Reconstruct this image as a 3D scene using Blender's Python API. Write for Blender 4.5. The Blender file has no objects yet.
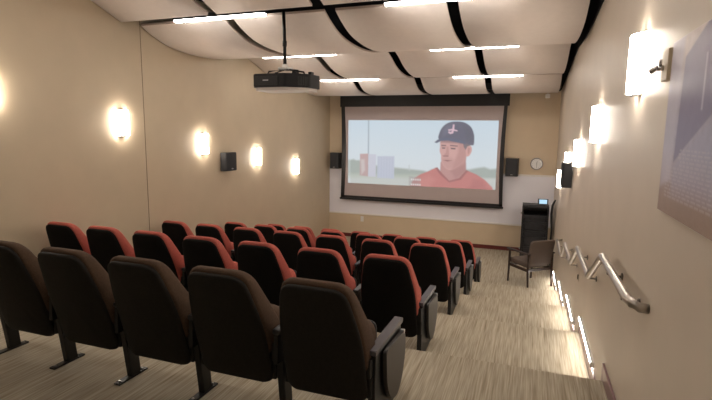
import bpy, bmesh, math, random
import numpy as np
from mathutils import Vector, Matrix
random.seed(7)
C = bpy.context.scene.collection
PI = math.pi
H = 2.692                      # eye height above the front floor
LV = [H-1.612-0.27*k for k in range(5)]
LV[4] = 0.0
NOSE = [3.37, 4.87, 6.38, 7.89]
XL, XR, YF, YB = -4.88, 0.549, 11.5, -2.6
ZT = H+1.95

# ---------------------------------------------------------------- materials
def mat(name, col, rough=.6, metal=0, spec=.5, emit=None, es=0, noise=0, nscale=40, bump=0, bscale=200, coat=0):
    m = bpy.data.materials.new(name); m.use_nodes = True
    nt = m.node_tree; b = nt.nodes['Principled BSDF']
    b.inputs['Base Color'].default_value = (*col, 1); b.inputs['Roughness'].default_value = rough
    b.inputs['Metallic'].default_value = metal; b.inputs['Specular IOR Level'].default_value = spec
    b.inputs['Coat Weight'].default_value = coat
    if emit: b.inputs['Emission Color'].default_value = (*emit, 1); b.inputs['Emission Strength'].default_value = es
    if noise or bump:
        tc = nt.nodes.new('ShaderNodeTexCoord')
    if noise:
        n = nt.nodes.new('ShaderNodeTexNoise'); n.inputs['Scale'].default_value = nscale; n.inputs['Detail'].default_value = 4
        nt.links.new(tc.outputs['Object'], n.inputs['Vector'])
        r = nt.nodes.new('ShaderNodeValToRGB')
        r.color_ramp.elements[0].position = .3; r.color_ramp.elements[1].position = .7
        r.color_ramp.elements[0].color = (*[c*(1-noise) for c in col], 1)
        r.color_ramp.elements[1].color = (*[min(1, c*(1+noise)) for c in col], 1)
        nt.links.new(n.outputs['Fac'], r.inputs['Fac']); nt.links.new(r.outputs['Color'], b.inputs['Base Color'])
    if bump:
        n2 = nt.nodes.new('ShaderNodeTexNoise'); n2.inputs['Scale'].default_value = bscale
        nt.links.new(tc.outputs['Object'], n2.inputs['Vector'])
        bp = nt.nodes.new('ShaderNodeBump'); bp.inputs['Strength'].default_value = bump; bp.inputs['Distance'].default_value = .002
        nt.links.new(n2.outputs['Fac'], bp.inputs['Height']); nt.links.new(bp.outputs['Normal'], b.inputs['Normal'])
    return m

def carpet_mat():
    m = bpy.data.materials.new('carpet'); m.use_nodes = True
    nt = m.node_tree; b = nt.nodes['Principled BSDF']; b.inputs['Roughness'].default_value = .95
    b.inputs['Specular IOR Level'].default_value = .15
    g = nt.nodes.new('ShaderNodeNewGeometry'); sp = nt.nodes.new('ShaderNodeSeparateXYZ')
    nt.links.new(g.outputs['Position'], sp.inputs[0])
    add = nt.nodes.new('ShaderNodeMath'); add.operation = 'ADD'
    nt.links.new(sp.outputs['Y'], add.inputs[0]); nt.links.new(sp.outputs['Z'], add.inputs[1])
    def tex(sx, sy, det):
        cx = nt.nodes.new('ShaderNodeCombineXYZ')
        a = nt.nodes.new('ShaderNodeMath'); a.operation = 'MULTIPLY'; a.inputs[1].default_value = sx; nt.links.new(sp.outputs['X'], a.inputs[0])
        c = nt.nodes.new('ShaderNodeMath'); c.operation = 'MULTIPLY'; c.inputs[1].default_value = sy; nt.links.new(add.outputs[0], c.inputs[0])
        nt.links.new(a.outputs[0], cx.inputs['X']); nt.links.new(c.outputs[0], cx.inputs['Y'])
        n = nt.nodes.new('ShaderNodeTexNoise'); n.inputs['Scale'].default_value = 1; n.inputs['Detail'].default_value = det
        nt.links.new(cx.outputs[0], n.inputs['Vector']); return n
    n1 = tex(105, 3.0, 2); n2 = tex(38, 1.2, 2)
    mx = nt.nodes.new('ShaderNodeMix'); mx.data_type = 'FLOAT'; mx.inputs[0].default_value = .38
    nt.links.new(n1.outputs['Fac'], mx.inputs[2]); nt.links.new(n2.outputs['Fac'], mx.inputs[3])
    r = nt.nodes.new('ShaderNodeValToRGB'); e = r.color_ramp.elements
    e[0].position = .28; e[0].color = (.24, .19, .125, 1); e[1].position = .70; e[1].color = (.56, .50, .395, 1)
    k = e.new(.47); k.color = (.385, .335, .255, 1)
    nt.links.new(mx.outputs[0], r.inputs['Fac']); nt.links.new(r.outputs['Color'], b.inputs['Base Color'])
    bp = nt.nodes.new('ShaderNodeBump'); bp.inputs['Strength'].default_value = .4; bp.inputs['Distance'].default_value = .004
    nt.links.new(n1.outputs['Fac'], bp.inputs['Height']); nt.links.new(bp.outputs['Normal'], b.inputs['Normal'])
    return m

def picture_mat(name, emit, diff, rough=.5):
    m = bpy.data.materials.new(name); m.use_nodes = True
    nt = m.node_tree; b = nt.nodes['Principled BSDF']
    a = nt.nodes.new('ShaderNodeVertexColor'); a.layer_name = 'Col'
    b.inputs['Roughness'].default_value = rough; b.inputs['Specular IOR Level'].default_value = .3
    if diff: nt.links.new(a.outputs['Color'], b.inputs['Base Color'])
    else: b.inputs['Base Color'].default_value = (.08, .08, .08, 1)
    if emit:
        nt.links.new(a.outputs['Color'], b.inputs['Emission Color']); b.inputs['Emission Strength'].default_value = emit
    return m

M = dict(
    wall=mat('tan wall paint', (.53, .435, .31), .6, noise=.03, nscale=3, bump=.15, bscale=300),
    wallr=mat('beige wall paint', (.60, .52, .43), .45, noise=.03, nscale=3, bump=.15, bscale=300),
    front=mat('warm tan wall paint', (.60, .485, .34), .6, noise=.03, nscale=3, bump=.15, bscale=300),
    seam=mat('seam', (.17, .13, .09), .8),
    white=mat('white board', (.78, .77, .83), .35),
    trimw=mat('white trim', (.75, .73, .7), .4),
    panel=mat('acoustic panel', (.69, .62, .57), .8, noise=.02, nscale=15, bump=.1, bscale=400),
    panel_edge=mat('panel edge', (.42, .33, .28), .7),
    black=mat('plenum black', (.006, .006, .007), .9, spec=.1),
    maroon=mat('maroon rubber base', (.13, .022, .02), .35, noise=.15, nscale=10),
    maroon_glare=mat('maroon base with painted reflection', (.24, .13, .13), .3, noise=.1, nscale=10),  # maroon base paled; the reflection on its face is put into the colour
    shell=mat('black seat shell', (.006, .005, .0045), .75, spec=.12, noise=.2, nscale=60, bump=.2, bscale=500),
    shellb=mat('charcoal seat shell', (.014, .012, .0095), .7, spec=.2, noise=.15, nscale=60, bump=.2, bscale=500),
    red=mat('red upholstery', (.42, .105, .080), .85, spec=.2, noise=.12, nscale=90, bump=.4, bscale=600),
    brown=mat('brown upholstery', (.085, .052, .033), .85, spec=.2, noise=.15, nscale=90, bump=.4, bscale=600),
    plastic=mat('black plastic', (.012, .012, .014), .4, spec=.4),
    armtop=mat('grey arm top', (.075, .068, .078), .35, spec=.6),
    armmid=mat('black armrest', (.02, .019, .022), .35, spec=.5),
    tablet=mat('dark tablet laminate', (.035, .031, .029), .4, spec=.5),
    steel=mat('black steel', (.009, .009, .009), .4, metal=.3),
    bolt=mat('bolt', (.4, .4, .4), .3, metal=1),
    nickel=mat('satin nickel rail', (.50, .46, .42), .3, metal=1, noise=.05, nscale=30),
    nickeld=mat('dark nickel bracket', (.16, .14, .12), .35, metal=1),
    scr=mat('screen fabric', (.42, .355, .35), .7, noise=.01, nscale=5),
    speaker=mat('speaker black', (.012, .012, .014), .5),
    grille=mat('speaker grille', (.02, .02, .023), .7, noise=.5, nscale=250, bump=.5, bscale=500),
    chrome=mat('chrome', (.6, .6, .62), .2, metal=1),
    bezel=mat('clock bezel', (.16, .15, .15), .35, metal=.6),
    clockf=mat('clock dial', (.72, .72, .7), .4),
    proj=mat('projector black', (.007, .007, .008), .4, spec=.3),
    projg=mat('projector light underside', (.55, .50, .46), .5),
    rack=mat('rack black', (.012, .012, .014), .4),
    rackg=mat('rack grey units', (.018, .018, .021), .45, noise=.6, nscale=25),
    chairw=mat('dark walnut', (.028, .014, .009), .4, noise=.3, nscale=20),
    chairf=mat('grey brown chair fabric', (.115, .085, .068), .85, noise=.15, nscale=90, bump=.3, bscale=500),
    plate=mat('beige plate', (.60, .51, .37), .45),
    strip=mat('strip diffuser', (.8, .8, .8), .5, emit=(1, .94, .87), es=20),
    sconce=mat('sconce diffuser', (.8, .8, .8), .5, emit=(1, .89, .77), es=32),
    step=mat('step light diffuser', (.8, .8, .8), .5, emit=(1, .94, .86), es=22),
    sensor=mat('sensor white', (.7, .68, .65), .5),
    blue=mat('small lit display', (.1, .2, .3), .3, emit=(.35, .6, .8), es=.7),
    text=mat('tiny white print', (.5, .5, .5), .5),
)
M['carpet'] = carpet_mat()
M['movie'] = picture_mat('projected film picture', .62, False)
M['mural'] = picture_mat('printed mural panel', 0, True, .35)

# ---------------------------------------------------------------- helpers
def link(name, me, m, parent=None, smooth=False, loc=None):
    o = bpy.data.objects.new(name, me); C.objects.link(o)
    for mm in (m if isinstance(m, (list, tuple)) else [m]): me.materials.append(mm)
    if parent: o.parent = parent
    if loc: o.location = loc
    if smooth:
        for p in me.polygons: p.use_smooth = True
    return o
def obj(name, bm, m, parent=None, smooth=False, loc=None):
    bmesh.ops.recalc_face_normals(bm, faces=bm.faces)
    me = bpy.data.meshes.new(name); bm.to_mesh(me); bm.free()
    return link(name, me, m, parent, smooth, loc)
def box(bm, x0, x1, y0, y1, z0, z1, bev=0, mi=0, mtx=None):
    r = bmesh.ops.create_cube(bm, size=1)
    vs = r['verts']
    for v in vs:
        v.co = Vector(((x0+x1)/2+v.co.x*(x1-x0), (y0+y1)/2+v.co.y*(y1-y0), (z0+z1)/2+v.co.z*(z1-z0)))
    fs = {f for v in vs for f in v.link_faces}
    for f in fs: f.material_index = mi
    if bev:
        es = {e for v in vs for e in v.link_edges}
        rr = bmesh.ops.bevel(bm, geom=list(es), offset=bev, segments=2, affect='EDGES', profile=.6)
        vs = list({v for f in rr['faces'] for v in f.verts} | {v for v in vs if v.is_valid})
    if mtx: 
        for v in vs: v.co = mtx @ v.co
    return vs
def prism(bm, pts, x0, x1, bev=0, axis='x'):
    """polygon pts (a,b) extruded along an axis"""
    def mk(t, p):
        return (t, p[0], p[1]) if axis == 'x' else ((p[0], t, p[1]) if axis == 'y' else (p[0], p[1], t))
    a = [bm.verts.new(mk(x0, p)) for p in pts]; b = [bm.verts.new(mk(x1, p)) for p in pts]
    n = len(pts)
    f1 = bm.faces.new(a); f2 = bm.faces.new(list(reversed(b)))
    for i in range(n): bm.faces.new((a[i], b[i], b[(i+1) % n], a[(i+1) % n]))
    if bev:
        es = list(f1.edges)+list(f2.edges)
        bmesh.ops.bevel(bm, geom=es, offset=bev, segments=2, affect='EDGES')
def tube(bm, pts, r, seg=12, cap=True):
    pts = [Vector(p) for p in pts]; rings = []
    for i, p in enumerate(pts):
        if i == 0: d = pts[1]-p
        elif i == len(pts)-1: d = p-pts[i-1]
        else: d = (pts[i+1]-p).normalized()+(p-pts[i-1]).normalized()
        d.normalize()
        up = Vector((1, 0, 0)) if abs(d.x) < .9 else Vector((0, 0, 1))
        a = d.cross(up).normalized(); b = d.cross(a)
        rr = r[i] if isinstance(r, (list, tuple)) else r
        rings.append([bm.verts.new(p+rr*(math.cos(2*PI*k/seg)*a+math.sin(2*PI*k/seg)*b)) for k in range(seg)])
    for i in range(len(rings)-1):
        for k in range(seg):
            bm.faces.new((rings[i][k], rings[i][(k+1) % seg], rings[i+1][(k+1) % seg], rings[i+1][k]))
    if cap: bm.faces.new(rings[0]); bm.faces.new(list(reversed(rings[-1])))
def roundcorner(pts, rad, n=4):
    out = []; N = len(pts)
    for i in range(N):
        p = Vector((*pts[i], 0)); a = Vector((*pts[i-1], 0)); b = Vector((*pts[(i+1) % N], 0))
        r = rad[i] if isinstance(rad, (list, tuple)) else rad
        if r <= 0: out.append((p.x, p.y)); continue
        p0 = p+(a-p).normalized()*min(r, (a-p).length*.49); p1 = p+(b-p).normalized()*min(r, (b-p).length*.49)
        for k in range(n+1):
            t = k/n; q = (1-t)**2*p0+2*t*(1-t)*p+t*t*p1; out.append((q.x, q.y))
    return out
def pad(bm, outline, yb, yf, bev=.02, bulge=0.0):
    """soft slab: outline in (x,z), rear surface y=yb(x,z), front y=yf(x,z)"""
    cx = sum(p[0] for p in outline)/len(outline); cz = sum(p[1] for p in outline)/len(outline)
    n = len(outline)
    def ring(sc, off, side):
        vs = []
        for (x, z) in outline:
            d = Vector((x-cx, z-cz)); L = d.length
            k = max(0, (L-sc)/L)
            xx, zz = cx+d.x*k, cz+d.y*k
            y = (yb(xx, zz)+off) if side == 0 else (yf(xx, zz)-off)
            vs.append(bm.verts.new((xx, y, zz)))
        return vs
    rings = []
    R = lambda f, side, off: rings.append(ring(f, off, side))
    mx = .22
    R(mx*.62, 0, -bulge); R(mx*.3, 0, -bulge*.7); R(bev, 0, 0); R(bev*.3, 0, bev*.3); R(0, 0, bev)
    R(0, 1, bev); R(bev*.3, 1, bev*.3); R(bev, 1, 0); R(mx*.3, 1, -bulge*.7); R(mx*.62, 1, -bulge)
    for a, b in zip(rings, rings[1:]):
        for i in range(n): bm.faces.new((a[i], a[(i+1) % n], b[(i+1) % n], b[i]))
    for r_, s in ((rings[0], 0), (rings[-1], 1)):
        c = bm.verts.new((cx, (yb(cx, cz)-bulge) if s == 0 else (yf(cx, cz)+bulge), cz))
        for i in range(n): bm.faces.new((r_[i], r_[(i+1) % n], c))
def empty(name, label, cat, loc=(0, 0, 0), rz=0, group=None):
    o = bpy.data.objects.new(name, None); C.objects.link(o)
    o.location = loc; o.rotation_euler = (0, 0, rz); o.empty_display_size = .1
    o['label'] = label; o['category'] = cat
    if group: o['group'] = group
    return o
def tag(o, label, cat, group=None):
    o['label'] = label; o['category'] = cat
    if group: o['group'] = group
    return o
def struct(name, bm, m, smooth=False):
    o = obj(name, bm, m, None, smooth); o['kind'] = 'structure'; return o
KIDS = {}
def copy_tree(o, parent=None):
    c = o.copy(); C.objects.link(c)
    if parent: c.parent = parent
    for ch in [k for k in bpy.data.objects if k.parent == o]: copy_tree(ch, c)
    return c
def copies(proto, loc, label, group):
    c = copy_tree(proto); c.location = loc; c['label'] = label
    if group: c['group'] = group
    return c

# ---------------------------------------------------------------- the room
bm = bmesh.new()
ys = [YB-.1]+NOSE+[YF+.1]
prof = []
for k in range(5):
    prof += [(ys[k], LV[k]), (ys[k+1], LV[k])] if k == 0 else [(ys[k], LV[k]), (ys[k+1], LV[k])]
prof = prof+[(YF+.1, -.3), (YB-.1, -.3)]
prism(bm, prof, XL-.1, XR+.1)
struct('floor', bm, M['carpet'])
for nm, x0, x1, y0, y1, m in (('wall_left', XL-.1, XL, YB-.1, YF+.1, 'wall'), ('wall_right', XR, XR+.1, YB-.1, YF+.1, 'wallr'),
                              ('wall_front', XL-.1, XR+.1, YF, YF+.1, 'front'), ('wall_back', XL-.1, XR+.1, YB-.1, YB, 'wall')):
    bm = bmesh.new(); box(bm, x0, x1, y0, y1, -.3, ZT); struct(nm, bm, M[m])
bm = bmesh.new(); box(bm, XL-.1, XR+.1, YB-.1, YF+.1, ZT, ZT+.1); struct('ceiling', bm, M['black'])
# thin black boards on the right and front walls above the hung panels
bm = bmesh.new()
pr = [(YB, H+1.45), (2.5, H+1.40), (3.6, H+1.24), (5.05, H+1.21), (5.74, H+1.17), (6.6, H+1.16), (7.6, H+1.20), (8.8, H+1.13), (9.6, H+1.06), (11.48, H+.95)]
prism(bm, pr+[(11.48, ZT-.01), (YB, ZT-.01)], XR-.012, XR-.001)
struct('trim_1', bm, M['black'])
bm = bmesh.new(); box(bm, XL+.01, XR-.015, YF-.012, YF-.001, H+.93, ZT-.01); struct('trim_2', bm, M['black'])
bm = bmesh.new(); box(bm, XL+.0005, XL+.003, 5.155, 5.163, LV[1], H+1.5); struct('trim_3', bm, M['seam'])
# baseboards
bm = bmesh.new(); box(bm, XL+.02, XR-.02, YF-.014, YF-.001, .001, .095, .003); struct('baseboard_front', bm, M['maroon'])
def stepbase(x0, x1, h):
    bm = bmesh.new(); e = [YB]+NOSE+[YF-.016]
    for k in range(5):
        a = e[k]+(.002 if k else .01); b = e[k+1]-.002
        box(bm, x0, x1, a, b, LV[k]+.001, LV[k]+h, .003)
        if k: box(bm, x0, x1, a, a+.055, LV[k]+h, LV[k-1]+h, .002)
    return bm
struct('baseboard_right', stepbase(XR-.016, XR-.001, .1), M['maroon_glare'])
struct('baseboard_left', stepbase(XL+.001, XL+.014, .1), M['maroon'])

# ---------------------------------------------------------------- ceiling panels
def spline(p, n=7):
    out = []
    for i in range(len(p)-1):
        p0 = p[max(i-1, 0)]; p1 = p[i]; p2 = p[i+1]; p3 = p[min(i+2, len(p)-1)]
        for k in range(n):
            t = k/n; q = []
            for j in (0, 1):
                q.append(.5*((2*p1[j])+(-p0[j]+p2[j])*t+(2*p0[j]-5*p1[j]+4*p2[j]-p3[j])*t*t+(-p0[j]+3*p1[j]-3*p2[j]+p3[j])*t**3))
            out.append(tuple(q))
    out.append(p[-1]); return out
rowsP = {
 'rearmost row above the camera': [(-1.55, 1.62), (-1.2, 1.54), (-.8, 1.49), (-.2, 1.48), (.3, 1.50), (.62, 1.53)],
 'second row from the rear': [(.72, 1.56), (1.0, 1.48), (1.4, 1.42), (1.9, 1.41), (2.4, 1.44), (2.78, 1.50)],
 'nearest visible row': [(2.86, 1.57), (3.1, 1.53), (3.45, 1.53), (3.8, 1.55), (4.1, 1.535), (4.4, 1.467), (4.6, 1.397), (4.84, 1.313)],
 'row over the projector': [(5.16, 1.335), (5.36, 1.245), (5.65, 1.16), (6.05, 1.12), (6.5, 1.12), (6.9, 1.155), (7.2, 1.205), (7.42, 1.25)],
 'second row from the screen': [(7.65, 1.285), (7.9, 1.225), (8.2, 1.13), (8.5, 1.07), (8.8, 1.04), (9.1, 1.035), (9.4, 1.062)],
 'row nearest the screen': [(9.56, 1.075), (9.72, 1.0), (9.95, .90), (10.2, .855), (10.5, .84), (10.8, .845), (11.05, .862)],
}
cols = [(-4.86, -3.58, 'leftmost'), (-3.46, -2.26, 'second from left'), (-2.13, -.905, 'third from left'), (-.785, .45, 'rightmost')]
for rn, p in rowsP.items():
    sp = spline(p)
    for (x0, x1, cn) in cols:
        bm = bmesh.new()
        lo0 = [bm.verts.new((x0, y, z+H)) for y, z in sp]; lo1 = [bm.verts.new((x1, y, z+H)) for y, z in sp]
        hi0 = [bm.verts.new((x0, y, z+H+.025)) for y, z in sp]; hi1 = [bm.verts.new((x1, y, z+H+.025)) for y, z in sp]
        for i in range(len(sp)-1):
            bm.faces.new((lo0[i], lo0[i+1], lo1[i+1], lo1[i])); bm.faces.new((hi0[i], hi1[i], hi1[i+1], hi0[i+1]))
            for a, b in ((lo0, hi0), (hi1, lo1)):
                f = bm.faces.new((a[i], b[i], b[i+1], a[i+1])); f.material_index = 1
        f = bm.faces.new((lo0[0], lo1[0], hi1[0], hi0[0])); f.material_index = 1
        f = bm.faces.new((lo0[-1], hi0[-1], hi1[-1], lo1[-1])); f.material_index = 1
        o = obj('ceiling_panel', bm, [M['panel'], M['panel_edge']])
        for f in o.data.polygons:
            if f.material_index == 0: f.use_smooth = True
        tag(o, f'curved cream acoustic ceiling panel, {cn} in the {rn}', 'ceiling panel', 'curved ceiling panels')
# strip lights in the seams
def strip_light(x0, x1, y, z, label, h=.03, w=.065):
    t = empty('ceiling_light', label, 'ceiling light', ((x0+x1)/2, y, z+H), 0, 'linear ceiling lights')
    L = (x1-x0)/2
    bm = bmesh.new(); box(bm, -L-.01, L+.01, -w/2-.004, w/2+.004, h, h+.05); obj('housing', bm, M['plastic'], t)
    bm = bmesh.new(); box(bm, -L, L, -w/2, w/2, 0, h, .006); obj('diffuser', bm, M['strip'], t)
    return t
seams = [(.67, 1.515, 'above the camera, unseen and added for fill'), (2.82, 1.50, 'behind the nearest ceiling row'), (5.02, 1.305, 'in the seam where the projector pole hangs'),  # strips above the camera are unseen, added as fill light
         (7.53, 1.245, 'in the second seam from the screen'), (9.48, 1.045, 'in the seam nearest the screen')]
for (y, z, w) in seams:
    dx = {5.02: (-4.19, -2.94, -1.51, -.26), 7.53: (-4.44, -3.10, -1.53, -.25), 9.48: (-4.23, -2.97, -1.47, -.22)}.get(y, (-4.3, -3.05, -1.5, -.25))
    strip_light(dx[0], dx[1], y, z, f'long white light strip {w}, left one', .024)
    strip_light(dx[2], dx[3], y, z, f'long white light strip {w}, right one', .024)

# ---------------------------------------------------------------- sconces
def make_sconce(side):
    t = empty('wall_sconce', '', 'wall light')
    s = 1 if side == 'left' else -1
    bm = bmesh.new(); box(bm, 0 if s > 0 else -.012, .012 if s > 0 else 0, -.085, .085, -.165, .165, .003); obj('back_plate', bm, M['trimw'], t)
    bm = bmesh.new()
    pts = [(s*.0125, -.10)]+[(s*(.0125+.055*math.sin(PI*k/10)**.6), -.10*math.cos(PI*k/10)) for k in range(1, 10)]+[(s*.0125, .10)]
    prism(bm, pts, -.155, .155, 0, 'z'); obj('shade', bm, M['sconce'], t)
    for zz in (-.172, .155):
        bm = bmesh.new(); box(bm, min(s*.013, s*.04), max(s*.013, s*.04), -.05, .05, zz+.0, zz+.017, .003); obj('end_clip', bm, M['chrome'], t)
    return t
scy = [3.16, 4.76, 6.36, 7.96, 9.55]; scz = [.35, .08, -.21, -.485, -.765]
scr_ = [(3.09, .385), (4.70, .09), (6.3, -.215), (7.82, -.42), (9.5, -.80)]
names = ['nearest the camera', 'second from the camera', 'third from the camera', 'fourth from the camera', 'nearest the screen']
pl = make_sconce('left'); pl.location = (XL, scy[0], scz[0]+H)
plr = make_sconce('right'); plr.location = (XR, scr_[0][0], scr_[0][1]+H)
pl['label'] = 'glowing white sconce on the left wall, nearest the camera'; plr['label'] = 'glowing white sconce on the right wall, nearest the camera'
pl['group'] = 'sconces along the left wall'; plr['group'] = 'sconces along the right wall'
for i in range(1, 5):
    copies(pl, (XL, scy[i], scz[i]+H), f'glowing white sconce on the left wall, {names[i]}', 'sconces along the left wall')
    copies(plr, (XR, scr_[i][0], scr_[i][1]+H), f'glowing white sconce on the right wall, {names[i]}', 'sconces along the right wall')

# ---------------------------------------------------------------- front wall: screen, board, speakers, clock
t = empty('whiteboard', 'wide white board running wall to wall below the projection screen', 'whiteboard', (0, YF, 0))
bm = bmesh.new(); box(bm, XL+.003, XR-.003, -.012, -.001, .63, 1.765); obj('board', bm, M['white'], t)
bm = bmesh.new(); box(bm, XL+.003, XR-.003, -.024, -.0125, 1.75, 1.79, .003); obj('top_rail', bm, M['trimw'], t)
bm = bmesh.new(); box(bm, XL+.003, XR-.003, -.024, -.0125, .60, .635, .003); obj('bottom_rail', bm, M['trimw'], t)

YS = 11.35
q = YS/11.2
def fz(z): return z*q+H
t = empty('projection_screen', 'large black-bordered projection screen showing a man in a cap', 'projection screen', (0, YS, 0))
sc = bmesh.new()
x0, x1 = -4.445*q, -.53*q
# screen fabric slightly waisted, tensioned sides
def side(x, s, z0, z1, n=16): return [(x+s*.035*math.sin(PI*k/n), z0+(z1-z0)*k/n) for k in range(n+1)]
lz0, lz1 = fz(-1.57), fz(.61)
ol = side(x0+.09, 1, lz0, lz1)+list(reversed(side(x1-.07, -1, lz0, lz1)))
prism(sc, ol, -.004, 0, 0, 'y'); obj('screen_fabric', sc, M['scr'], t)
bb = bmesh.new()
L = side(x0, .6, lz0-.06, lz1); R = side(x0+.095, 1, lz0-.06, lz1)
prism(bb, L+list(reversed(R)), -.007, -.0045, 0, 'y')
L = side(x1, -.6, lz0-.06, lz1); R = side(x1-.075, -1, lz0-.06, lz1)
prism(bb, R+list(reversed(L)), -.007, -.0045, 0, 'y')
box(bb, x0, x1, -.007, -.0045, lz0-.06, lz0)
box(bb, x0-.03, x1+.04, -.007, -.0045, lz1, H+1.02)
obj('border', bb, M['plastic'], t)
bm = bmesh.new(); box(bm, x0-.02, x1+.02, -.03, .02, lz0-.105, lz0-.055, .01); obj('bottom_bar', bm, M['plastic'], t)
bm = bmesh.new(); box(bm, x0-.1, x1+.12, -.06, .1, H+.97, H+1.12, .01); obj('casing', bm, M['plastic'], t)

def srgb(*c): return np.array([((v/255)/12.92 if v/255 <= .04045 else ((v/255+.055)/1.055)**2.4) for v in c])
def paint_mesh(name, img, pos, m, parent):
    """img rows top to bottom -> vertex-coloured grid; pos(u,v) gives the point, v=0 top"""
    h, w, _ = img.shape
    verts = [pos(i/(w-1), j/(h-1)) for j in range(h) for i in range(w)]
    faces = [(j*w+i, (j+1)*w+i, (j+1)*w+i+1, j*w+i+1) for j in range(h-1) for i in range(w-1)]
    me = bpy.data.meshes.new(name); me.from_pydata(verts, [], faces)
    ca = me.color_attributes.new('Col', 'FLOAT_COLOR', 'POINT')
    a = np.ones((h*w, 4), np.float32); a[:, :3] = img.reshape(-1, 3); ca.data.foreach_set('color', a.ravel())
    return link(name, me, m, parent)
# paint the film picture in its own millimetre-like grid (153 x 70 units)
W_, H_ = 154, 70
K = 2
xx, yy = np.meshgrid(np.maximum(np.linspace(-2.5, W_-2.5, W_*K), .01), np.linspace(0, H_, H_*K))
img = np.zeros(xx.shape+(3,))
sky = srgb(203, 222, 235); sky2 = srgb(216, 226, 232)
tt = np.clip(yy/52, 0, 1)[..., None]; img[:] = sky*(1-tt)+sky2*tt
rng = np.random.RandomState(3)
def sm(a, b, s): # soft mix by signed distance (s<0 inside)
    k = np.clip(.5-s/1.0, 0, 1)[..., None]; return a*(1-k)+b*k
def poly_sd(pts):
    d = np.full(xx.shape, 1e9); ins = np.zeros(xx.shape, bool); n = len(pts)
    for i in range(n):
        ax, ay = pts[i]; bx, by = pts[(i+1) % n]
        ex, ey = bx-ax, by-ay; wx, wy = xx-ax, yy-ay
        t_ = np.clip((wx*ex+wy*ey)/(ex*ex+ey*ey+1e-9), 0, 1)
        d = np.minimum(d, np.hypot(wx-ex*t_, wy-ey*t_))
        c = ((ay <= yy) & (by > yy)) | ((by <= yy) & (ay > yy))
        xi = ax+(yy-ay)/(by-ay+1e-9)*ex
        ins ^= c & (xx < xi)
    return np.where(ins, -d, d)
def sp2(pts, n=6):
    P_ = pts+[pts[0]]; out = []
    N = len(pts)
    for i in range(N):
        p0, p1, p2, p3 = pts[i-1], pts[i], pts[(i+1) % N], pts[(i+2) % N]
        for k in range(n):
            t_ = k/n
            out.append(tuple(.5*((2*p1[j])+(-p0[j]+p2[j])*t_+(2*p0[j]-5*p1[j]+4*p2[j]-p3[j])*t_*t_+(-p0[j]+3*p1[j]-3*p2[j]+p3[j])*t_**3) for j in (0, 1)))
    return out
def P2(pts, col, soft=1.0, smooth=False, op=1.0):
    global img
    s = poly_sd(sp2(pts) if smooth else pts)/soft
    k = np.clip(.5-s, 0, 1)[..., None]*op
    img = img*(1-k)+col*k
# horizon trees and ground
base = srgb(196, 202, 198)
P2([(0, 58), (154, 56), (154, 71), (0, 71)], base, 2)
tree = srgb(160, 172, 166)
tp = [(0, 44), (4, 43), (8, 46), (12, 48)]+[(80+4*i, 53+1.6*math.sin(i*1.9)-.25*i) for i in range(7)]+[(106, 49), (112, 50), (126, 50), (134, 48), (140, 47), (146, 49), (154, 48), (154, 58), (0, 61)]
P2(tp, tree, 2.5)
P2([(0, 45), (10, 44), (16, 49), (16, 57), (0, 58)], tree, 2)
P2([(0, 59), (90, 57), (90, 61), (0, 64)], srgb(182, 192, 180), 3, op=.7)
# light pole, containers
P2([(19.4, 0), (20.8, 0), (21.2, 46), (19.6, 46)], srgb(160, 176, 190), 1)
P2([(11, 37), (20.5, 36.5), (20.5, 62), (11, 61)], srgb(188, 158, 158), 1.2)
P2([(12, 43), (16, 43), (17, 55), (13, 60)], srgb(210, 205, 205), 2, op=.7)
P2([(20.5, 37), (29, 37), (29, 62), (20.5, 62)], srgb(200, 203, 218), 1.2)
P2([(30.5, 39), (49, 38.5), (49, 63), (30.5, 63)], srgb(190, 198, 216), 1.2)
for q_ in range(6): P2([(31.5+3*q_, 40), (32.3+3*q_, 40), (32.3+3*q_, 62), (31.5+3*q_, 62)], srgb(178, 186, 206), 1, op=.6)
P2([(64, 48), (65.5, 47), (66, 54), (64.5, 54)], srgb(190, 198, 200), 1, op=.6)
# the man: shirt, neck, face, ear, cap
P2([(66, 71), (70, 62), (77, 57), (85, 53.5), (92, 49.5), (98, 56), (107, 64), (118, 60), (124.5, 51.5), (133, 55), (141, 60), (148, 67), (150, 71)], srgb(194, 116, 112), 1.2)
P2([(72, 71), (76, 63), (86, 58), (93, 62), (86, 71)], srgb(206, 134, 128), 5, op=.6)
P2([(126, 71), (130, 60), (139, 61), (145, 71)], srgb(172, 98, 98), 4, op=.6)
P2([(97, 44), (97, 55), (106, 63.5), (116, 60), (122.5, 51.5), (122, 36), (100, 38)], srgb(188, 138, 134), 1.2)
P2([(107, 52), (122, 44), (122.5, 52), (113, 60)], srgb(164, 112, 110), 3, op=.6)
P2([(91.8, 49.8), (97, 56.5), (106.5, 64.6), (118, 61), (125, 51.5), (122.8, 50.8), (116, 59.4), (106.5, 62.6), (98.5, 54.5), (94, 48.8)], srgb(158, 88, 88), .9)
P2([(96.4, 21), (96, 27), (95.8, 32), (97.2, 36), (97.6, 41), (99.6, 46.5), (103.5, 50.6), (108, 51.2), (114, 48), (119.5, 43), (122.5, 36), (124.5, 25), (120, 16), (102, 15)], srgb(208, 160, 154), 1, True)
P2([(109, 50.5), (115, 47.5), (120, 42.5), (122.6, 35), (122, 22), (115, 22), (114, 33), (111, 42)], srgb(178, 126, 122), 3, True, .7)
P2([(98.5, 39), (108, 38.4), (111, 44), (107, 50), (101.5, 48)], srgb(184, 136, 132), 3, True, .5)
P2([(121.4, 28), (124, 25.4), (127, 27), (127.2, 31.5), (125, 36), (122.4, 36)], srgb(212, 160, 154), 1, True)
P2([(123.6, 28), (125.6, 28.5), (125, 33), (123.8, 34)], srgb(168, 114, 112), 1, True, .7)
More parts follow.
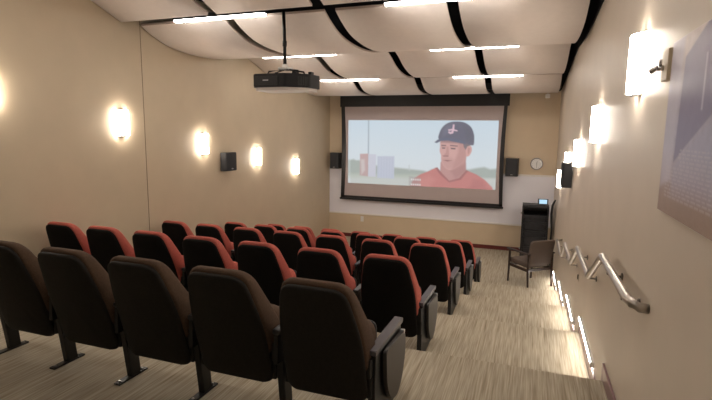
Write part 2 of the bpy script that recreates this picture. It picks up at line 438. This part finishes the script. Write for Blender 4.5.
P2([(117.5, 18), (126.5, 18), (126.5, 25), (123, 26.5), (121.4, 30), (119.4, 27)], srgb(110, 98, 106), 1)
P2([(96.4, 18), (122, 19), (121, 24), (96.6, 23)], srgb(136, 102, 108), 2, op=.8)
P2([(97.4, 25.2), (102, 25.3), (102, 26.6), (97.2, 26.6)], srgb(120, 84, 88), .9)
P2([(106, 25.0), (113.6, 25.6), (113.4, 27.0), (106, 26.4)], srgb(120, 84, 88), .9)
P2([(98, 27.9), (101.4, 27.9), (101, 29.3), (98.2, 29.3)], srgb(84, 62, 72), .9)
P2([(106.6, 28), (111.6, 28.3), (111.2, 29.7), (107, 29.5)], srgb(84, 62, 72), .9)
P2([(102.6, 27), (104.4, 27), (105.4, 35), (104.4, 37.3), (99.6, 36.8), (102.2, 33)], srgb(182, 130, 126), 1.2, op=.8)
P2([(98.8, 36.4), (105, 36.3), (104.4, 37.5), (99.6, 37.6)], srgb(146, 96, 96), .9)
P2([(99.6, 41.2), (103.4, 40.8), (108.6, 41.4), (103.8, 42.6)], srgb(142, 84, 88), .9)
cap = srgb(78, 80, 104)
P2([(94.6, 19.5), (95.2, 12), (98.5, 6), (104, 2.2), (111, 1.0), (119, 2), (125.5, 6.5), (128.6, 13.5), (129.2, 20), (128.5, 25), (124, 24), (116, 21), (105, 20)], cap, 1, True)
P2([(90.2, 22.8), (93, 20.2), (99, 17.8), (110, 18.2), (120, 21.2), (122, 24.5), (115, 22.9), (104, 20.8), (97, 21.2), (92.5, 23.6)], srgb(74, 84, 112), .9)
P2([(98, 10), (103, 5), (108, 3.5), (104, 14), (98, 17)], srgb(100, 104, 128), 3, op=.6)
P2([(118, 5), (124, 8), (128, 15), (128, 22), (122, 20)], srgb(66, 70, 90), 3, op=.6)
lg = srgb(226, 190, 204)
P2([(108.0, 4.2), (109.6, 4.2), (109.4, 9), (108.6, 13.2), (105.8, 14.0), (103.6, 12.6), (104.2, 11.2), (106.4, 12), (107.4, 10)], lg, .8)
P2([(103.4, 9.4), (107.2, 8.6), (112.6, 10.0), (112.6, 11.2), (107, 10.2), (104, 10.8)], lg, .8)
# small two-line caption, too small to read
P2([(65, 59.5), (77, 60.5), (77, 70), (65, 70)], srgb(150, 140, 140), 1.6, op=.5)
for vv in (62.2, 67.6):
    for uu in range(5):
        P2([(67.2+2.2*uu, vv), (68.6+2.2*uu, vv), (68.6+2.2*uu, vv+1.7), (67.2+2.2*uu, vv+1.7)], srgb(235, 232, 232), .8, op=.85)
img = img*.9+.1*srgb(205, 205, 212)+rng.normal(0, .004, xx.shape)[..., None]
px0, px1, pz1, pz0 = -4.255*q, -.70*q, fz(.29), fz(-1.255)
paint_mesh('projected_picture', np.clip(img, 0, 1), lambda u, v: (px0+(px1-px0)*u, -.0055, pz1+(pz0-pz1)*v), M['movie'], t)

def make_speaker(name_label, w, d, h, group=None, g=.05):
    """faces -y, back at y=0"""
    t = empty('wall_speaker', name_label, 'speaker', group=group)
    bm = bmesh.new(); prism(bm, roundcorner([(-w/2, -g), (w/2, -g), (w/2*.85, -g-d), (-w/2*.85, -g-d)], [.005, .005, .03, .03]), -h/2, h/2, .004, 'z'); obj('cabinet', bm, M['speaker'], t)
    bm = bmesh.new(); box(bm, -w/2*.75, w/2*.75, -g-.006-d, -g-.001-d, -h/2+.012, h/2-.012, .002); obj('grille', bm, M['grille'], t)
    bm = bmesh.new(); box(bm, -.03, .03, -g+.001, -.001, -.05, .05, .004); obj('wall_bracket', bm, M['steel'], t)
    bm = bmesh.new(); box(bm, -.025, .025, -g-.01-d, -g-.0065-d, -h/2+.03, -h/2+.045); obj('badge', bm, M['bolt'], t)
    return t
s = make_speaker('black box speaker on the front wall right of the screen, beside the clock', .29, .2, .40); s.location = (-.375, YF, H-.74)
s = make_speaker('black speaker on the front wall squeezed between screen and left corner', .27, .2, .40); s.location = (-4.66, YF, H-.72)
s = make_speaker('black speaker mounted halfway along the left wall between two sconces', .34, .11, .31, g=.02); s.location = (XL, 6.96, H-.52); s.rotation_euler.z = PI/2
s = make_speaker('black speaker on the right wall in front of the far sconces', .30, .12, .33, g=.012); s.location = (XR, 7.15, H-.545); s.rotation_euler.z = -PI/2

t = empty('wall_clock', 'round wall clock with silver rim right of the screen', 'clock', (.14, YF, H-.655))
def disc(bm, r, y0, y1, n=32): prism(bm, [(r*math.cos(2*PI*k/n), r*math.sin(2*PI*k/n)) for k in range(n)], y0, y1, 0, 'y')
bm = bmesh.new(); disc(bm, .135, -.04, -.001); obj('case', bm, M['bezel'], t)
bm = bmesh.new(); disc(bm, .112, -.046, -.0405); obj('dial', bm, M['clockf'], t)
bm = bmesh.new()
for k in range(12):
    a = k*PI/6; box(bm, -.003, .003, -.0475, -.0463, .085, .098, mtx=Matrix.Rotation(a, 4, 'Y'))
obj('hour_marks', bm, M['plastic'], t)
bm = bmesh.new(); box(bm, -.004, .004, -.0495, -.0478, -.01, .06, mtx=Matrix.Rotation(.15, 4, 'Y')); obj('hour_hand', bm, M['plastic'], t)
bm = bmesh.new(); box(bm, -.003, .003, -.051, -.049, -.015, .085, mtx=Matrix.Rotation(PI*.98, 4, 'Y')); obj('minute_hand', bm, M['plastic'], t)

t = empty('wall_outlet', 'small white wall outlet on tan wall below the white board', 'outlet', (-3.97, YF, .49))
bm = bmesh.new(); box(bm, -.04, .04, -.01, -.001, -.07, .07, .003); obj('cover_plate', bm, M['trimw'], t)
for zz in (.012, -.045):
    bm = bmesh.new(); box(bm, -.017, .017, -.013, -.0105, zz, zz+.033, .002); obj('socket', bm, M['clockf'], t)
t = empty('ceiling_sensor', 'small white sensor hanging under the ceiling edge beside the right wall', 'sensor', (.27, 11.1, H+.80))
bm = bmesh.new(); box(bm, -.045, .045, -.045, .045, -.04, .04, .012); obj('sensor_body', bm, M['sensor'], t)
bm = bmesh.new(); box(bm, -.012, .012, -.012, .012, .0405, .075); obj('stem', bm, M['sensor'], t)

# ---------------------------------------------------------------- projector
t = empty('projector', 'black projector hanging from a ceiling pole in front of the screen', 'projector', (-2.69, 5.06, H+.56))
bm = bmesh.new(); tube(bm, [(-.02, 0, .17), (-.02, 0, .45), (-.03, 0, .78)], .019, 14); obj('pole', bm, M['proj'], t, True)
bm = bmesh.new(); tube(bm, [(-.02, 0, .40), (-.02, 0, .46)], .025, 14); obj('pole_coupling', bm, M['steel'], t, True)
bm = bmesh.new(); box(bm, -.07, .05, -.07, .07, .135, .165, .006); tube(bm, [(-.02, 0, .165), (-.02, 0, .20)], .032, 14); obj('mount_plate', bm, M['trimw'], t)
bm = bmesh.new()
for sx in (-.2, .17):
    tube(bm, [(-.02, 0, .145), (sx, -.05, .12), (sx*1.05, -.06, .085)], .010, 8)
    tube(bm, [(-.02, 0, .145), (sx, .1, .12), (sx*1.05, .11, .085)], .010, 8)
obj('mount_arm', bm, M['steel'], t)
body = roundcorner([(-.34, -.12), (-.33, -.19), (.08, -.20), (.20, -.13), (.30, -.02), (.33, .20), (.30, .24), (-.30, .24), (-.34, .2)], .03)
bm = bmesh.new(); prism(bm, body, -.07, .08, .012, 'z'); obj('projector_body', bm, M['proj'], t)
bm = bmesh.new(); prism(bm, [(x*.93, y*.93) for x, y in body], -.105, -.0705, .015, 'z'); obj('underside', bm, M['projg'], t)
bm = bmesh.new(); box(bm, -.29, .0, -.208, -.2, -.045, .05, .003); obj('rear_panel', bm, M['plastic'], t)
bm = bmesh.new(); box(bm, -.19, -.12, -.211, -.2085, .0, .012); obj('badge', bm, M['text'], t)
bm = bmesh.new()
for k in range(6): box(bm, -.008, .008, -.006, .006, -.045, .05, mtx=Matrix.Translation((.215+.014*k, -.118+.0155*k, 0)) @ Matrix.Rotation(.84, 4, 'Z'))
obj('vent', bm, M['steel'], t)
bm = bmesh.new(); tube(bm, [(.06, .235, 0), (.06, .31, 0)], [.055, .05], 20); obj('lens', bm, M['plastic'], t, True)
bm = bmesh.new(); box(bm, .13, .18, -.12, -.04, .081, .105, .004); obj('top_knob', bm, M['proj'], t)
bm = bmesh.new(); box(bm, .25, .29, .05, .12, .081, .115, .004); obj('top_knob', bm, M['proj'], t)

# ---------------------------------------------------------------- handrail
rail = [(2.48, -.765), (3.37, -.77), (3.97, -1.075), (4.90, -1.06), (5.49, -1.357), (6.42, -1.35), (6.95, -1.63), (8.0, -1.64)]
t = empty('handrail', 'zigzag brushed metal handrail stepping down the right wall', 'handrail', (XR, 2.15, 0))
def L_(y, z, x=.47): return (x-XR, y-2.15, z+H)
pts = [L_(2.44, -.785, .546), L_(2.43, -.78, .51), L_(2.45, -.77, .482), L_(2.50, -.766)]
for i in range(1, len(rail)-1):
    a, p, b = Vector(rail[i-1]), Vector(rail[i]), Vector(rail[i+1])
    for t_ in (0, .5, 1):
        p0 = p+(a-p).normalized()*.03; p1 = p+(b-p).normalized()*.03
        r_ = (1-t_)**2*p0+2*t_*(1-t_)*p+t_*t_*p1; pts.append(L_(*r_))
pts += [L_(*rail[-1]), L_(8.05, -1.64, .5), L_(8.07, -1.64, .545)]
bm = bmesh.new(); tube(bm, pts, .023, 14); obj('rail', bm, M['nickel'], t, True)
for (y, z) in [(2.62, -.766), (3.1, -.77), (4.1, -1.073), (4.75, -1.06), (5.6, -1.355), (6.3, -1.35), (7.05, -1.63), (7.8, -1.64)]:
    bm = bmesh.new(); tube(bm, [L_(y, z-.021), L_(y, z-.042), L_(y, z-.052, .49), L_(y, z-.052, .546)], .007, 8)
    prism(bm, [((y-2.15)+.022*math.cos(2*PI*k/14), z-.052+H+.022*math.sin(2*PI*k/14)) for k in range(14)], -.008, -.001)
    obj('bracket', bm, M['nickeld'], t)
t = empty('wall_switch', 'tiny dark wall fitting on the right wall just below the zigzag handrail', 'wall fitting', (XR, 5.35, H-1.46))
bm = bmesh.new(); box(bm, -.006, -.001, -.02, .02, -.05, .05, .001); obj('cover_plate', bm, M['wallr'], t)
bm = bmesh.new(); box(bm, -.018, -.0065, -.01, .01, -.03, .02, .002); obj('toggle', bm, M['nickeld'], t)

# ---------------------------------------------------------------- step lights
first = None
for k, (a, b) in enumerate([(3.86, 4.84), (5.44, 6.36), (6.93, 7.87), (8.55, 9.45)]):
    z = LV[k+1]+.155
    lab = f'thin glowing step light low on the right wall, {["nearest the camera", "second from the camera", "third from the camera", "farthest from the camera"][k]}'
    t = empty('step_light', lab, 'step light', (XR, (a+b)/2, z), 0, 'step lights along the aisle')
    h = (b-a)/2
    bm = bmesh.new(); box(bm, -.022, -.001, -h-.01, h+.01, .006, .016, .001); box(bm, -.032, -.001, -h-.012, -h-.002, -.022, .016, .001); box(bm, -.032, -.001, h+.002, h+.012, -.022, .016, .001); obj('housing', bm, M['trimw'], t)
    bm = bmesh.new(); box(bm, -.026, -.001, -h, h, -.016, .0055, .002); obj('diffuser', bm, M['step'], t)

# ---------------------------------------------------------------- mural panel and wall plate on right wall
t = empty('mural', 'large lavender printed panel with blue wedge and text on the right wall', 'wall art', (XR, 1.7, 0))
y0, y1, z0, z1 = .95, 2.375, H-.315, H+.38
bm = bmesh.new(); box(bm, -.02, -.001, y0-1.7, y1-1.7, z0, z1, .002); obj('panel', bm, M['trimw'], t)
K = 1; gw, gh = 280, 150
xx, yy = np.meshgrid(np.linspace(0, 1, gw), np.linspace(0, 1, gh))   # u from far edge towards the camera, v down
img = np.zeros(xx.shape+(3,))
n_ = rng.rand(31, 51)
gi = np.clip(yy*30, 0, 29.99); gj = np.clip(xx*50, 0, 49.99)
i0, j0 = gi.astype(int), gj.astype(int); fi, fj = gi-i0, gj-j0
nz = n_[i0, j0]*(1-fi)*(1-fj)+n_[i0+1, j0]*fi*(1-fj)+n_[i0, j0+1]*(1-fi)*fj+n_[i0+1, j0+1]*fi*fj
top = srgb(206, 190, 186); mid = srgb(176, 170, 190); bot = srgb(160, 136, 122)
a_ = np.clip(yy/.35, 0, 1)[..., None]; b_ = np.clip((yy-.62)/.3, 0, 1)[..., None]
img[:] = (top*(1-a_)+mid*a_)*(1-b_)+bot*b_
img *= (1+.22*(nz-.5))[..., None]
img += rng.normal(0, .012, xx.shape)[..., None]
def MP(pts, col, soft, op): 
    global img
    s = poly_sd(pts)/soft; k = np.clip(.5-s, 0, 1)[..., None]*op; img = img*(1-k)+col*k
MP([(0, 0), (.12, 0), (.11, .8), (0, .86)], srgb(200, 196, 212), .03, .7)
MP([(.14, .12), (.12, .70), (.22, .60), (.42, .42), (.7, .2), (.6, 0), (.3, 0)], srgb(122, 116, 152), .012, .8)
MP([(.12, .72), (.42, .44), (.8, .25), (1, .6), (1, .85), (.12, .9)], srgb(168, 168, 194), .03, .6)
MP([(0, .86), (1, .84), (1, 1), (0, 1)], srgb(158, 138, 126), .12, .7)
MP([(.31, .15), (.32, .15), (.32, .42), (.31, .42)], srgb(205, 200, 215), .01, .8)
for r_ in range(14):
    v_ = .62+.026*r_*.8; x_ = .06
    while x_ < .97:
        w_ = .012+.03*rng.rand()
        if x_ > .15 or r_ > 4: MP([(x_, v_), (x_+w_, v_), (x_+w_, v_+.009), (x_, v_+.009)], srgb(205, 198, 205), .006, .5)
        x_ += w_+.01
paint_mesh('print', np.clip(img, 0, 1), lambda u, v: (-.0215, y1-.003-(y1-y0-.006)*u-1.7, z1-.003-(z1-z0-.006)*v), M['mural'], t)
t = empty('control_plate', 'beige wall plate with silver knob beside the mural top corner', 'wall control', (XR, 2.45, H+.30))
bm = bmesh.new(); box(bm, -.03, -.001, -.05, .05, -.066, .066, .004); obj('cover_plate', bm, M['plate'], t)
bm = bmesh.new(); tube(bm, [(-.031, .01, -.01), (-.052, .01, -.01)], .012, 12); tube(bm, [(-.052, .01, -.01), (-.07, .04, -.018)], [.010, .014], 12); tube(bm, [(-.045, .0, .0), (-.048, -.012, .022)], .006, 8); obj('knob', bm, M['chrome'], t, True)

# ---------------------------------------------------------------- equipment rack, display, cable
t = empty('equipment_rack', 'black equipment rack standing in the front right corner', 'equipment rack', (.165, 10.45, 0))
bm = bmesh.new()
for (a, b, c, d, e, f) in [(-.26, -.235, 0, .55, .06, 1.19), (.235, .26, 0, .55, .06, 1.19), (-.26, .26, 0, .55, 1.19, 1.22), (-.26, .26, 0, .55, .05, .08), (-.235, .235, .53, .55, .08, 1.19)]:
    box(bm, a, b, c, d, e, f, .003)
obj('cabinet', bm, M['rack'], t)
zz = .1
for k, hh in enumerate([.13, .09, .045, .045, .18, .09, .045, .13, .045, .09, .045]):
    bm = bmesh.new(); box(bm, -.232, .232, .01+.01*(k % 2), .5, zz, zz+hh-.006, .003); u = obj('rack_unit', bm, M['rackg'], t)
    for sx in (-.21, .19):
        bm = bmesh.new(); box(bm, sx, sx+.02, -.012+.01*(k % 2), .0095+.01*(k % 2), zz+.01, zz+hh-.018, .002); obj('handle', bm, M['steel'], u)
    zz += hh
for zk in (.3, 1.05):
    bm = bmesh.new(); box(bm, -.285, -.262, .0, .04, zk, zk+.035, .004); obj('hinge', bm, M['bolt'], t)
bm = bmesh.new(); prism(bm, roundcorner([(-.255, .01), (.255, .01), (.255, .30), (-.255, .30)], .01), 1.221, 1.245, .003, 'z'); obj('top_tray', bm, M['rackg'], t)
for sx in (-.21, .21):
    for sy in (.06, .49):
        bm = bmesh.new(); disc(bm, .024, -.012, .012, 16); bmesh.ops.translate(bm, verts=bm.verts, vec=(sx, sy, .025)); box(bm, sx-.016, sx+.016, sy-.016, sy+.016, .025, .05); obj('caster', bm, M['plastic'], t)
t = empty('touch_panel', 'small lit blue display standing on top of the black rack', 'display', (.30, 10.50, 1.2465))
bm = bmesh.new(); box(bm, -.10, .10, -.01, .015, .012, .135, .006, mtx=Matrix.Rotation(-.25, 4, 'X')); obj('bezel', bm, M['plastic'], t)
bm = bmesh.new(); box(bm, -.075, .075, -.0125, -.0105, .03, .117, mtx=Matrix.Rotation(-.25, 4, 'X')); obj('display', bm, M['blue'], t)
bm = bmesh.new(); prism(bm, [(-.005, .0), (.09, 0), (.04, .08)], -.05, .05, .002, 'x'); obj('stand', bm, M['plastic'], t)
bm = bmesh.new()
cp = [(.52, 10.25, 1.40), (.50, 10.25, 1.36), (.475, 10.28, 1.28), (.465, 10.3, 1.1), (.475, 10.32, .95), (.49, 10.34, .78), (.48, 10.36, .5), (.50, 10.4, .1), (.50, 10.45, .012)]
tube(bm, [tuple(c) for c in cp], [.012, .02, .024, .024, .024, .02, .018, .014, .012], 10)
tag(obj('cable_bundle', bm, M['plastic'], None, True), 'black cable bundle hanging down between the rack and right wall', 'cable')

# ---------------------------------------------------------------- guest armchair
t = empty('guest_armchair', 'grey-brown armchair with dark wooden arms standing before the rack', 'chair', (.11, 9.05, 0), math.atan2(.34, .39))
# faces +y; footprint .52 x .50
def leg(x, y, zt, lean=0):
    bm = bmesh.new(); tube(bm, [(x, y+lean, 0), (x, y, .25), (x, y-lean*.3, zt)], [.017, .021, .02], 8); obj('leg', bm, M['chairw'], t)
for sx in (-.265, .265):
    leg(sx, .25, .60, .01); leg(sx, -.25, .60, -.02)
    bm = bmesh.new(); box(bm, sx-.028, sx+.028, -.28, .31, .60, .628, .012); obj('armrest', bm, M['chairw'], t)
    bm = bmesh.new(); box(bm, sx-.012, sx+.012, -.23, .23, .30, .35, .004); obj('side_rail', bm, M['chairw'], t)
bm = bmesh.new(); box(bm, -.25, .25, .22, .245, .30, .35, .003); obj('cross_rail', bm, M['chairw'], t)
bm = bmesh.new(); box(bm, -.25, .25, -.245, -.22, .30, .35, .003); obj('cross_rail', bm, M['chairw'], t)
bm = bmesh.new(); box(bm, -.235, .235, -.2, .29, .351, .45, .03); obj('seat', bm, M['chairf'], t, True)
bm = bmesh.new()
ol = roundcorner([(-.24, .40), (.24, .40), (.255, .86), (-.255, .86)], [.03, .03, .06, .06], 5)
pad(bm, ol, lambda x, z: -.235-(z-.4)*.18-.02*(1-(x/.25)**2), lambda x, z: -.165-(z-.4)*.2-.02*(1-(x/.25)**2), .015, .004)
obj('backrest', bm, M['chairf'], t, True)

# ---------------------------------------------------------------- theatre seats
def seat(fabric, shellm, end=False, wall=False):
    """origin on the floor below the rear top edge of the back, facing +y"""
    t = empty('theater_seat', '', 'theater seat')
    TP = .885
    yr = lambda z: .17*max(0, TP-z)/.6
    shell_ol = roundcorner([(-.172, TP-.022), (.172, TP-.022), (.234, .57), (.236, .19), (-.236, .19), (-.234, .57)], [.08, .08, .12, .06, .06, .12], 6)
    bm = bmesh.new()
    pad(bm, shell_ol, lambda x, z: yr(z)+.035*(x/.22)**2, lambda x, z: yr(z)+.045+.025*(x/.22)**2, .014, .004)
    obj('back_shell', bm, shellm, t, True)
    cush = roundcorner([(-.180, TP), (.180, TP), (.244, .57), (.244, .36), (-.244, .36), (-.244, .57)], [.085, .085, .12, .06, .06, .12], 6)
    def th(z):
        k = min(1, max(0, (TP-z)/.36)); return .085+.10*k
    bm = bmesh.new()
    pad(bm, cush, lambda x, z: yr(z)+.034+.02*(x/.22)**2, lambda x, z: yr(z)+.034+th(z)-.03*(1-(x/.24)**2)+.012, .022, .0)
    obj('back_cushion', bm, fabric, t, True)
    bm = bmesh.new()
    ol = roundcorner([(-.228, .27), (.228, .27), (.228, .60), (-.228, .60)], [.04, .04, .09, .09], 6)
    pad(bm, ol, lambda x, z: .30, lambda x, z: .43-abs(z-.42)*.12, .03, .01)
    sc_ = obj('seat_cushion', bm, fabric, t, True)
    bm = bmesh.new()
    pad(bm, roundcorner([(-.215, .285), (.215, .285), (.215, .565), (-.215, .565)], .05, 5), lambda x, z: .435, lambda x, z: .455, .008, .004)
    obj('seat_pan', bm, M['plastic'], sc_, True)
    HS = .297 if fabric != M['brown'] else .2835
    bm = bmesh.new(); box(bm, -HS+.03, HS-.028, .235, .30, .215, .335, .008); obj('beam', bm, M['steel'], t)
    bm = bmesh.new(); box(bm, -HS+.03, HS-.028, .215, .29, .336, .44, .01); obj('seat_bracket', bm, M['steel'], t)
    def standard(x, label=None, arm=True):
        bm = bmesh.new(); prism(bm, [(.225, .34), (.315, .34), (.345, .012), (.265, .012)], x-.021, x+.021, .003)
        if arm: prism(bm, [(.18, .34), (.33, .34), (.42, .45), (.42, .505), (.19, .505)], x-.014, x+.014, .002)
        l = obj('leg', bm, M['steel'], t)
        bm = bmesh.new(); box(bm, x-.024, x+.024, .16, .40, 0.0, .012, .003); obj('foot_plate', bm, M['steel'], l)
        for yy_ in (.185, .375):
            bm = bmesh.new(); tube(bm, [(x, yy_, .012), (x, yy_, .020)], .008, 8); obj('bolt', bm, M['bolt'], l)
        if arm:
            bm = bmesh.new(); box(bm, x-.024, x+.024, .19, .52, .506, .535, .008); obj('armrest', bm, M['armmid'], t)
    standard(-HS if not wall else -.2, arm=not wall)
    if end:
        x = .25
        bm = bmesh.new(); prism(bm, roundcorner([(.25, .0), (.77, .0), (.78, .435), (.26, .455)], [.005, .04, .02, .01]), x-.019, x+.019, .003); obj('end_panel', bm, M['plastic'], t)
        bm = bmesh.new(); prism(bm, roundcorner([(.235, .457), (.795, .437), (.795, .467), (.235, .487)], .006), x-.024, x+.028, .004); obj('armrest', bm, M['armtop'], t)
        bm = bmesh.new()
        ol = roundcorner([(.35, .44), (.77, .40), (.79, .25), (.69, .07), (.53, .05), (.38, .20)], [.03, .05, .08, .10, .10, .10], 5)
        prism(bm, ol, x+.030, x+.052, .004); tb = obj('writing_tablet', bm, M['tablet'], t); tb['label'] = 'dark folded writing tablet'
        bm = bmesh.new(); tube(bm, [(x+.022, .73, .405), (x+.056, .73, .405)], .014, 10); obj('hinge', bm, M['bolt'], tb)
    return t
SEATS = {}
for fab in ('red', 'brown'):
    for kind in ('mid', 'end', 'wall'):
        if fab == 'brown' and kind == 'wall': continue
        SEATS[fab, kind] = [seat(M[fab], M['shell' if fab == 'red' else 'shellb'], kind == 'end', kind == 'wall'), False]
rowY = [2.02, 3.50, 5.2, 6.62, 7.95]
rowSc = [1, 1.04, 1.03, 1.04, 1.04]
rowX = [-.97, -1.03, -1.04, -1.03, -1.02]
rowS = [.567, .592, .594, .592, .592]
rown = ['nearest row', 'second row', 'third row', 'fourth row', 'frontmost row']
pos = ['at the aisle end', 'second from aisle', 'third from aisle', 'fourth from aisle', 'fifth from aisle', 'sixth from aisle', 'against left wall']
for r in range(5):
    n = 5 if r == 0 else 7
    for k in range(n):
        kind = 'end' if k == 0 else ('wall' if k == 6 else 'mid')
        fab = 'brown' if r == 0 else 'red'
        lab = f'{"brown" if r == 0 else "red"} theater seat in the {rown[r]} from the camera, {pos[k]}' if 0 < r < 4 else f'{"brown" if r == 0 else "red"} theater seat in the {rown[r]}, {pos[k]}'
        e = SEATS[fab, kind]
        loc = (rowX[r]-rowS[r]*k+(.03 if kind == 'wall' else 0), rowY[r], LV[r])
        if not e[1]: o = e[0]; e[1] = True
        else: o = copy_tree(e[0])
        o.location = loc; o.scale = (1, 1, rowSc[r]); o['label'] = lab; o['group'] = 'brown seats in the nearest row' if r == 0 else f'red seats in the {rown[r]}'

# ---------------------------------------------------------------- light, world, camera
w = bpy.data.worlds.new('World'); bpy.context.scene.world = w; w.use_nodes = True
w.node_tree.nodes['Background'].inputs['Color'].default_value = (.9, .85, .8, 1)
w.node_tree.nodes['Background'].inputs['Strength'].default_value = .0
cam = bpy.data.cameras.new('camera'); co = bpy.data.objects.new('camera', cam); C.objects.link(co)
f, p, yaw, r = 480.8812, .14020, .34589, -.01171
cam.sensor_width = 36; cam.lens = f*36/712; cam.clip_start = .05
cy, sy = math.cos(yaw), math.sin(yaw)
fwd = Vector((-sy*math.cos(p), cy*math.cos(p), -math.sin(p))); right = Vector((cy, sy, 0)); down = fwd.cross(right)
r2 = math.cos(r)*right+math.sin(r)*down; d2 = -math.sin(r)*right+math.cos(r)*down
m = Matrix((r2, -d2, -fwd)).transposed().to_4x4(); m.translation = Vector((0, 0, H)); co.matrix_world = m
S = bpy.context.scene; S.camera = co
S.view_settings.view_transform = 'Standard'; S.view_settings.look = 'None'; S.view_settings.gamma = 1
S.view_settings.exposure = 0.47; S.view_settings.use_curve_mapping = False
